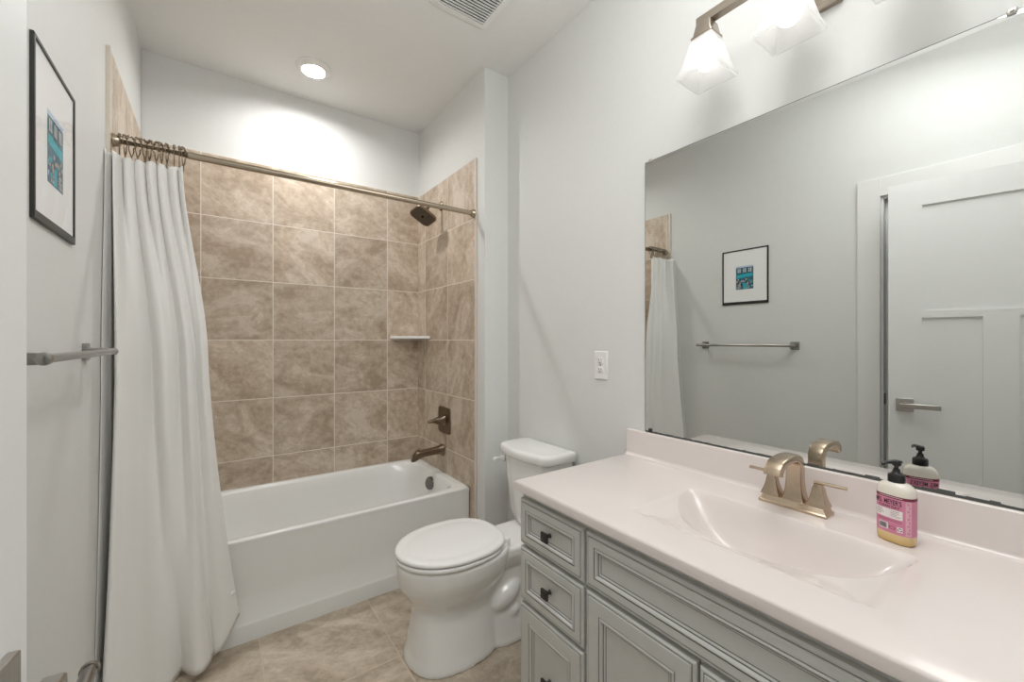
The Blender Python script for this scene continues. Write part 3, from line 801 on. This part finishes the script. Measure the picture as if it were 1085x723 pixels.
# ------------------------------------------------------------ soap bottle
def text_mesh(body, size, bold=0.0):
    cu = bpy.data.curves.new('tmp', 'FONT'); cu.body = body; cu.size = size; cu.align_x = 'CENTER'; cu.offset = bold; cu.resolution_u = 3
    o = bpy.data.objects.new('tmp', cu); COL.objects.link(o)
    dg = bpy.context.evaluated_depsgraph_get(); me = bpy.data.meshes.new_from_object(o.evaluated_get(dg))
    V = [v.co.copy() for v in me.vertices]; Fc = [tuple(p.vertices) for p in me.polygons]
    bpy.data.objects.remove(o); bpy.data.curves.remove(cu); bpy.data.meshes.remove(me)
    return V, Fc
def soap():
    c = Vector((1.2335, .257, CT + .0003))
    t = empty('soap_bottle', c, 'pink-labelled hand soap pump bottle beside the faucet', 'soap bottle')
    A_, B_, PW = .0335, .0225, 2.7
    face = atan2(.27, -1)                 # broad side turned between the sink and the camera
    NP = 120
    def outline(k):                       # local outline: u along the broad side, v towards the front
        return [(A_ * k * (abs(cos(a)) ** (2 / PW)) * (1 if cos(a) >= 0 else -1), B_ * k * (abs(sin(a)) ** (2 / PW)) * (1 if sin(a) >= 0 else -1)) for a in [2 * pi * i / NP for i in range(NP)]]
    fx = Vector((cos(face), sin(face), 0)); ux = Vector((-fx.y, fx.x, 0)) 
    # seen from the front, +u must read to the right: right = up x towards... (viewer looks along -fx)
    ux = Vector((0, 0, 1)).cross(fx)
    def W3(u, v, z): return c + ux * u + fx * v + Vector((0, 0, z))
    def ringz(z, k, kk=None): return [W3(u, v, z) for u, v in outline(k)]
    bm = B()
    R = [(.0, .86), (.002, .94), (.006, .985), (.012, 1), (.112, 1)]
    rings = [ringz(z, k) for z, k in R]
    for f in (.15, .3, .45, .6, .75, .9, 1.0):
        z = .112 + .020 * sin(f * pi / 2); k = cos(f * pi / 2)
        base = outline(1); rr = .0135
        rg = []
        for i, (u, v) in enumerate(base):
            a = atan2(v, u); q = (1 - k)
            rg.append(W3(lerp(u, rr * cos(a), q), lerp(v, rr * sin(a), q), z))
        rings.append(rg)
    a_ = [atan2(v, u) for u, v in outline(1)]
    rings.append([W3(.0125 * cos(a), .0125 * sin(a), .137) for a in a_])
    loft(bm, rings)
    # liquid colour shows in the clear lower band
    mb, N, K, b = new_mat('clear_bottle_with_soap')
    tc = N.new('ShaderNodeTexCoord'); sp = N.new('ShaderNodeSeparateXYZ'); K.new(tc.outputs['Object'], sp.inputs[0])
    r = N.new('ShaderNodeValToRGB'); r.color_ramp.elements[0].position = .0; r.color_ramp.elements[0].color = (.62, .40, .13, 1); r.color_ramp.elements[1].position = .9; r.color_ramp.elements[1].color = (.80, .76, .68, 1)
    e = r.color_ramp.elements.new(.14); e.color = (.74, .55, .27, 1); e = r.color_ramp.elements.new(.25); e.color = (.80, .74, .64, 1)
    mr = N.new('ShaderNodeMath'); mr.operation = 'MULTIPLY'; mr.inputs[1].default_value = 1 / .137; K.new(sp.outputs['Z'], mr.inputs[0]); K.new(mr.outputs[0], r.inputs['Fac'])
    K.new(r.outputs['Color'], b.inputs['Base Color']); b.inputs['Roughness'].default_value = .12; b.inputs['Coat Weight'].default_value = .5
    body = obj('bottle', bm, mb, t, ang=60)
    # arc-length table round the bottle, 0 at the front centre, growing to the viewer's right
    O = outline(1.0); 
    i0 = NP // 4                          # a = 90 deg: front centre (v max)
    def build(sign):
        pts = [Vector((O[i0][0], O[i0][1]))]; L = [0.]
        for k in range(1, NP):
            p = Vector(O[(i0 + sign * k) % NP]); L.append(L[-1] + (p - pts[-1]).length); pts.append(p)
        return pts, L
    PR, LR = build(-1); PL, LL = build(1)   # a falling from 90: u grows
    per = LR[-1] + (Vector(O[i0]) - PR[-1]).length
    def wrap(s, z, off):
        s = ((s + per / 2) % per) - per / 2
        P_, L_ = (PR, LR) if s >= 0 else (PL, LL); a = abs(s)
        i = 0
        while i < len(L_) - 2 and L_[i + 1] < a: i += 1
        f = (a - L_[i]) / (L_[i + 1] - L_[i])
        p = P_[i].lerp(P_[i + 1], f); d = (P_[i + 1] - P_[i]).normalized()
        nrm = Vector((-d.y, d.x)) if s >= 0 else Vector((d.y, -d.x))
        p = p + nrm * off
        return W3(p.x, p.y, z)
    M['pink'] = mat('pink_label_paper', (.66, .235, .36), .45, var=.03)
    M['lpink'] = mat('light_pink_label_panel', (.74, .42, .50), .45, var=.05, scale=300)
    M['maroon'] = mat('maroon_label_band', (.19, .022, .05), .45)
    M['lwhite'] = mat('white_label_box', (.83, .79, .78), .5)
    M['ink'] = mat('dark_label_ink', (.035, .018, .025), .5)
    def patch(bm, s0, s1, z0, z1, off, mi=0, n=None):
        n = n or max(2, int((s1 - s0) / .0012))
        for i in range(n):
            a, b_ = lerp(s0, s1, i / n), lerp(s0, s1, (i + 1) / n)
            f = bm.faces.new([bm.verts.new(wrap(s, z, off)) for s, z in ((a, z0), (b_, z0), (b_, z1), (a, z1))]); f.material_index = mi
    def txt(bm, body_, size, sc_, z, off, mi, bold=0., sx=1.0, rot=False):
        V, Fc = text_mesh(body_, size, bold)
        vs = [bm.verts.new(wrap(sc_ + (v.x * sx if not rot else -v.y), z + (v.y if not rot else v.x), off)) for v in V]
        for f in Fc:
            try: bm.faces.new([vs[i] for i in f]).material_index = mi
            except ValueError: pass
    bm = B()
    patch(bm, -per / 2, per / 2, .022, .102, .0003, 0); patch(bm, -per / 2, per / 2, .099, .105, .0005, 2)
    hs = per / 4 * 0
    for cs in (0., per / 2):
        patch(bm, cs + .026, cs + .036, .024, .098, .0005, 1)                           # pale floral strip at the side
        patch(bm, cs - .030, cs + .0215, .055, .0745, .0005, 3)
        patch(bm, cs - .022, cs - .004, .0285, .043, .0005, 3)
        txt(bm, "MRS. MEYER'S", .0150, cs - .006, .0852, .0009, 4, .0002, .58)
        txt(bm, "CLEAN DAY", .0080, cs - .003, .0772, .0009, 4, .0001, .90)
        rs = random.Random(3)
        for i in range(4):                                                             # small print and bar code
            patch(bm, cs - .026, cs - .026 + rs.uniform(.010, .018), .0705 - i * .0036, .0712 - i * .0036, .0008, 4)
            patch(bm, cs + .001, cs + rs.uniform(.012, .019), .0705 - i * .0036, .0712 - i * .0036, .0008, 2)
        x = cs - .0205
        while x < cs - .0062:
            w_ = rs.choice((.0005, .0008, .0012)); patch(bm, x, x + w_, .0305, .0415, .0008, 4, 1); x += w_ + rs.choice((.0005, .0008))
        for i in range(2): patch(bm, cs - .024, cs + .020, .0510 - i * .0028, .0517 - i * .0028, .0007, 2)
        for i in range(14): patch(bm, cs - .020 + i * .003, cs - .018 + i * .003, .1013, .1027, .0008, 3, 1)
        # oval seal and recycling-style mark
        for k in range(24):
            a, b_ = 2 * pi * k / 24, 2 * pi * (k + 1) / 24
            bm.faces.new([bm.verts.new(wrap(cs + .0035 + r * cos(q), .0345 + r * .62 * sin(q), .0008)) for r, q in ((.0058, a), (.0058, b_), (.0043, b_), (.0043, a))]).material_index = 2
        patch(bm, cs + .0125, cs + .0215, .0285, .0395, .0007, 3)
        for k in range(3):
            a = pi / 2 + k * 2 * pi / 3
            P3 = [(cs + .017 + .0042 * cos(a + d) * rr_, .034 + .0046 * sin(a + d) * rr_) for d, rr_ in ((-.75, 1), (.55, 1), (.55, .55), (-.75, .55))]
            bm.faces.new([bm.verts.new(wrap(s, z, .0010)) for s, z in P3]).material_index = 4
        for i in range(9): patch(bm, cs + .0285 + (i % 2) * .0025, cs + .0325 + (i % 2) * .001, .028 + i * .0078, .032 + i * .0078, .0008, 0, 2)
    lab = obj('label', bm, [M['pink'], M['lpink'], M['maroon'], M['lwhite'], M['ink']], body, smooth=False)
    lab['label'] = 'pink and white printed paper label'
    bm = B(); lathe(bm, c + Vector((0, 0, .130)), (0, 0, 1), ((0, .0140), (.001, .0150), (.016, .0150), (.019, .0135), (.020, .0100), (.024, .0070), (.030, .0060), (.031, .0040), (.043, .0040)), n=36)
    cap = obj('pump_collar', bm, M['black'], t, ang=40)
    bm = B(); z = c.z + .168
    lathe(bm, (c.x, c.y, z), (0, 0, 1), ((0, .0075), (.002, .0082), (.009, .0082), (.0115, .0065)), n=24)
    d = Vector((-.78, .62, 0)).normalized(); s_ = Vector((-d.y, d.x, 0)); C0 = Vector((c.x, c.y, z + .0065))
    loft(bm, [[C0 + d * l + s_ * p[0] + Vector((0, 0, p[1] + dz)) for p in rrect(w_, h_, min(w_, h_) * .45, 4)] for l, w_, h_, dz in ((-.010, .008, .006, .001), (-.004, .014, .009, .001), (.008, .012, .009, .001), (.020, .009, .007, .001), (.027, .0075, .007, -.001), (.030, .006, .006, -.004))])
    obj('pump_head', bm, M['black'], t, ang=50)
soap()

# ------------------------------------------------------------ mirror
MY0, MY1, MZ0, MZ1 = -.10, 1.001, .9215, 1.945
t = empty('wall_mirror', (WX - .004, .45, MZ0), 'large frameless wall mirror above the vanity backsplash', 'mirror')
bm = boxm(WX - .0065, WX - .0005, MY0, MY1, MZ0, MZ1); obj('mirror_glass', bm, [M['mirror']], t, smooth=False)
bm = B()
e = .0016
box(bm, WX - .0066, WX - .0004, MY1, MY1 + e, MZ0 - e, MZ1 + e); box(bm, WX - .0066, WX - .0004, MY0, MY1, MZ0 - .0045, MZ0); box(bm, WX - .0066, WX - .0004, MY0, MY1, MZ1, MZ1 + e)
rs = random.Random(11)
y = MY0
while y < MY1 - .01:                      # tarnish creeping up from the lower edge
    l = rs.uniform(.004, .03); box(bm, WX - .0070, WX - .0064, y, min(MY1, y + l), MZ0 - .003, MZ0 + .0015 + rs.random() ** 3 * .006 * (1.0 if y < .45 else .3)); y += l
o = obj('mirror_edge', bm, M['edge'], t, smooth=False); o['label'] = 'dark tarnished edge of the mirror'
for y, z in ((.978, MZ1), (.978, MZ0 + .004), (.1, MZ1)):
    bm = B(); loft(bm, [[(x, y + p[0], z + p[1] + .001) for p in rrect(.016 * k, .013 * k, .004 * k, 3)] for x, k in ((WX - .0067, 1), (WX - .0092, 1), (WX - .0102, .8))])
    bmesh.ops.create_uvsphere(bm, u_segments=10, v_segments=6, radius=.003, matrix=Matrix.Translation((WX - .0104, y, z + .001)))
    obj('mirror_clip', bm, M['satin'] if z > 1 else M['iron'], t, ang=40)

# ------------------------------------------------------------ vanity light
def vanity_light():
    YC, XB, ZB = .462, 1.213, 2.236
    t = empty('vanity_light', (WX, YC, 2.21), 'brushed nickel vanity light with frosted square shades above mirror', 'wall light')
    bm = B()
    def pl(x, w_, h_): return [(x, YC + p[0], 2.222 + p[1]) for p in rrect(w_, h_, .006, 3)]
    loft(bm, [pl(WX - .0005, .155, .122), pl(WX - .014, .155, .122), pl(WX - .018, .147, .114), pl(WX - .022, .135, .100)])
    obj('backplate', bm, M['fixture'], t, ang=30)
    for s in (1, -1):
        obj('arm', boxm(XB + .012, WX - .02, YC + s * .045 - .007, YC + s * .045 + .007, ZB - .003, ZB + .011), M['fixture'], t, bevel=.001)
    obj('bar', boxm(XB - .013, XB + .013, YC - .250, YC + .250, ZB - .009, ZB + .017), M['fixture'], t, bevel=.0015)
    def sqr(y, s, z, r=.004): return [(XB + p[0], y + p[1], z) for p in rrect(s, s, r, 4)]
    for dy in (.223, 0, -.223):
        y = YC + dy
        bm = B(); loft(bm, [sqr(y, .040, 2.2265), sqr(y, .046, 2.222), sqr(y, .058, 2.190), sqr(y, .066, 2.186), sqr(y, .066, 2.181)])
        sk = obj('socket_cup', bm, M['fixture'], t, ang=30)
        # open square shade: outside, rim band, inside
        bm = B()
        rings = [sqr(y, .060, 2.1805, .006), sqr(y, .066, 2.178, .006), sqr(y, .118, 2.077, .006), sqr(y, .128, 2.075, .006), sqr(y, .131, 2.069, .006), sqr(y, .129, 2.062, .006), sqr(y, .116, 2.062, .005), sqr(y, .110, 2.078, .005), sqr(y, .058, 2.172, .005), sqr(y, .030, 2.176, .005)]
        R = loft(bm, rings, cap=False)
        obj('shade', bm, M['shade'], sk, ang=30)
        bm = B(); lathe(bm, (XB, y, 2.182), (0, 0, -1), ((0, .013), (.022, .0135)), n=20)
        o = obj('bulb_base', bm, M['white_pl'], sk)
        bm = B(); lathe(bm, (XB, y, 2.160), (0, 0, -1), ((0, .0135), (.010, .016), (.022, .024), (.034, .0292), (.044, .030), (.054, .0285), (.064, .023), (.071, .0145), (.0745, .003)), n=28)
        o = obj('bulb', bm, M['bulb'], sk); o['label'] = 'lit white bulb'
vanity_light()

# ------------------------------------------------------------ downlight and ceiling vent
t = empty('recessed_downlight', (.437, 2.478, CZ), 'round white lit downlight in the ceiling above the tub', 'ceiling light')
bm = B(); c = Vector((.437, 2.478, CZ))
prof = [(.0005, .086), (.0005, .088), (.006, .087), (.020, .064), (.022, .058), (.018, .0545), (.003, .052), (.0005, .052)]
n = 48
R = [[c + Vector((r * cos(2 * pi * k / n), r * sin(2 * pi * k / n), -d)) for k in range(n)] for d, r in prof]
loft(bm, R, cap=False)
obj('trim_ring', bm, M['white_pl'], t, ang=40)
bm = B(); lathe(bm, c + Vector((0, 0, -.001)), (0, 0, -1), ((0, .0515), (.004, .0515), (.005, .045)), n=40)
o = obj('lens', bm, M['lens'], t); o['label'] = 'lit lens'

def vent():
    x0, x1, y0, y1 = .757, 1.045, 1.415, 1.690
    t = empty('ceiling_vent', ((x0 + x1) / 2, (y0 + y1) / 2, CZ), 'white slatted exhaust fan grille on the ceiling', 'vent')
    cx, cyy = (x0 + x1) / 2, (y0 + y1) / 2; W_, L_ = x1 - x0, y1 - y0
    bm = B()
    def r4(w_, l_, z, r): return [(cx + p[0], cyy + p[1], z) for p in rrect(w_, l_, r, 4)]
    iw, il = W_ - .062, L_ - .062
    loft(bm, [r4(W_, L_, CZ - .0005, .012), r4(W_, L_, CZ - .008, .012), r4(W_ - .012, L_ - .012, CZ - .016, .010), r4(iw, il, CZ - .019, .004), r4(iw, il, CZ - .003, .004)], cap=False)
    obj('grille_frame', bm, M['white_pl'], t, ang=30)
    obj('duct_shade', boxm(cx - iw / 2, cx + iw / 2, cyy - il / 2, cyy + il / 2, CZ - .0025, CZ - .0005), M['slot'], t, smooth=False)  # flat dark plate in place of the shade inside the duct
    bm = B(); k = 14
    for i in range(k):
        y = cyy - il / 2 + il * (i + .5) / k
        v = [bm.verts.new(p) for p in ((cx - iw / 2, y - .0042, CZ - .018), (cx + iw / 2, y - .0042, CZ - .018), (cx + iw / 2, y + .0012, CZ - .018), (cx - iw / 2, y + .0012, CZ - .018),
             (cx - iw / 2, y - .0030, CZ - .012), (cx + iw / 2, y - .0030, CZ - .012), (cx + iw / 2, y + .0012, CZ - .012), (cx - iw / 2, y + .0012, CZ - .012))]
        for f in ((0, 1, 2, 3), (4, 7, 6, 5), (0, 4, 5, 1), (1, 5, 6, 2), (2, 6, 7, 3), (3, 7, 4, 0)): bm.faces.new([v[q] for q in f])
    obj('grille_slats', bm, M['white_pl'], t, smooth=False)
vent()

# ------------------------------------------------------------ outlet
yc, zc = 1.2295, 1.160
t = empty('wall_outlet', (WX, yc, zc), 'white duplex outlet with rectangular plate on the wall beside mirror', 'outlet')
bm = B()
def pr(x, w_, h_, y=yc, z=zc, r=.003): return [(x, y + p[0], z + p[1]) for p in rrect(w_, h_, r, 3)]
loft(bm, [pr(WX - .0003, .074, .120), pr(WX - .004, .074, .120), pr(WX - .0065, .068, .114)])
obj('cover_plate', bm, M['white_pl'], t, ang=30)
for s in (1, -1):
    z = zc + s * .0195
    bm = B(); loft(bm, [pr(WX - .006, .034, .029, yc, z, .0125), pr(WX - .0085, .034, .029, yc, z, .0125), pr(WX - .009, .032, .027, yc, z, .012)])
    rc = obj('receptacle', bm, M['white_pl'], t, ang=30)
    bm = B()
    for dy, hh in ((.0063, .0095), (-.0063, .008)): box(bm, WX - .0094, WX - .0088, yc + dy - .0012, yc + dy + .0012, z + .002 - hh / 2 + .002, z + .002 + hh / 2 + .002)
    lathe(bm, (WX - .0088, yc, z - .0075), (-1, 0, 0), ((0, .0027), (.0006, .0027)), n=12)
    obj('slots', bm, M['slot'], rc, smooth=False)
bm = B(); lathe(bm, (WX - .006, yc, zc), (-1, 0, 0), ((0, .004), (.0012, .0035), (.0015, .001)), n=16); obj('screw', bm, M['satin'], t)

# ------------------------------------------------------------ framed picture
def picture():
    y0, y1, z0, z1 = 1.259, 1.566, 1.518, 1.900
    X = LX
    t = empty('framed_picture', (X, (y0 + y1) / 2, z0), 'small colourful street print in a thin black frame on left wall', 'picture')
    bm = B(); fw, dp = .009, .0075; fb = .019
    def rc(x, ins): return [(x, y0 + ins, z0 + ins * fb / fw), (x, y1 - ins, z0 + ins * fb / fw), (x, y1 - ins, z1 - ins), (x, y0 + ins, z1 - ins)]
    loft(bm, [rc(X + .0005, 0), rc(X + dp - .001, 0), rc(X + dp, .001), rc(X + dp, fw - .001), rc(X + dp - .001, fw), rc(X + .0005, fw)], cap=False)
    obj('frame', bm, M['frameb'], t, smooth=False)
    obj('mat_board', boxm(X + .0006, X + .0040, y0 + fw, y1 - fw, z0 + fb, z1 - fw), M['mat_board'], t, smooth=False)
    # the print: sky, a facade with windows, a turquoise awning and a crowd of small colour patches below
    p0, p1, q0, q1 = 1.354, 1.471, 1.622, 1.784
    cols = {'teal': (.03, .16, .20), 'awn': (.02, .42, .52), 'win': (.50, .56, .60), 'dk': (.015, .03, .05), 'red': (.30, .06, .05), 'pk': (.55, .38, .34), 'sky': (.45, .58, .72), 'br': (.18, .11, .08), 'blue': (.04, .12, .30)}
    keys = list(cols); ms = [mat('print_' + k, cols[k], .7, var=.25, scale=220) for k in keys]
    bm = B()
    def pt(a, b, c, d, k, off):   # a..b across (0 = far from the tub as seen from the room), c..d up
        ya, yb = lerp(p1, p0, a), lerp(p1, p0, b)
        f = bm.faces.new([bm.verts.new((X + .0042 + off, yy, zz)) for yy, zz in ((ya, lerp(q0, q1, c)), (yb, lerp(q0, q1, c)), (yb, lerp(q0, q1, d)), (ya, lerp(q0, q1, d)))]); f.material_index = keys.index(k)
    pt(0, 1, 0, 1, 'teal', 0); pt(0, 1, .93, 1, 'sky', .0001)
    for i in range(3):
        a = .08 + i * .31; pt(a, a + .22, .70, .92, 'dk', .0001); pt(a + .02, a + .09, .72, .90, 'win', .0002); pt(a + .12, a + .20, .72, .90, 'win', .0002)
    bm.faces.new([bm.verts.new((X + .0044, lerp(p1, p0, a), lerp(q0, q1, b))) for a, b in ((.03, .48), (.97, .55), (.92, .68), (.08, .62))]).material_index = keys.index('awn')
    rs = random.Random(5)
    for i in range(11):
        for j in range(6):
            a = .02 + i * .088; cc = .03 + j * .072
            k = rs.choice(['dk', 'red', 'pk', 'br', 'blue', 'teal', 'win', 'dk', 'awn', 'pk'])
            pt(a, a + .088 * rs.uniform(.5, 1), cc, cc + .072 * rs.uniform(.5, 1), k, .0001 + .00001 * (i + j))
    pt(.42, .60, .02, .26, 'awn', .0003)
    obj('print', bm, ms, t, smooth=False)
    obj('glazing', boxm(X + .0052, X + .0062, y0 + fw, y1 - fw, z0 + fb, z1 - fw), M['pane'], t, smooth=False)
picture()

# ------------------------------------------------------------ towel bar
def bar_holder(name, label, cat, ya, yb, ends, z, x, r, post):
    t = empty(name, (LX, (ya + yb) / 2, z), label, cat)
    for y in ends:
        bm = B()
        def q(xx, s): return [(xx, y + p[0], z + p[1]) for p in rrect(s, s, .002, 2)]
        loft(bm, [q(LX + .0003, post), q(LX + .006, post), q(LX + .009, post * .9), q(LX + .011, post * .5), q(x - .004, post * .42)])
        obj('post', bm, M['pewter'], t, ang=30)
    bm = B()
    L_ = [(ya, r * .7), (ya + .002, r * 1.3), (ya + .010, r * 1.45), (ya + .028, r * 1.25), (ya + .034, r)] if len(ends) == 2 else [(ya, r * .9), (ya + .004, r)]
    P = L_ + [(yb - .012, r), (yb - .0115, r * 1.22), (yb - .002, r * 1.22), (yb, r * .9)]
    rings = [[(x + rr * cos(2 * pi * k / 24), y, z + rr * sin(2 * pi * k / 24)) for k in range(24)] for y, rr in P]
    loft(bm, rings); obj('bar', bm, M['pewter'], t, ang=40)
    return t
bar_holder('towel_bar', 'pewter towel bar on the left wall below the picture', 'towel bar', 1.085, 1.735, (1.105, 1.695), 1.233, -.250, .0085, .050)
bar_holder('paper_holder', 'pewter toilet paper holder low on the left wall beside the curtain', 'toilet paper holder', 1.18, 1.378, (1.21,), .492, -.240, .0150, .055)
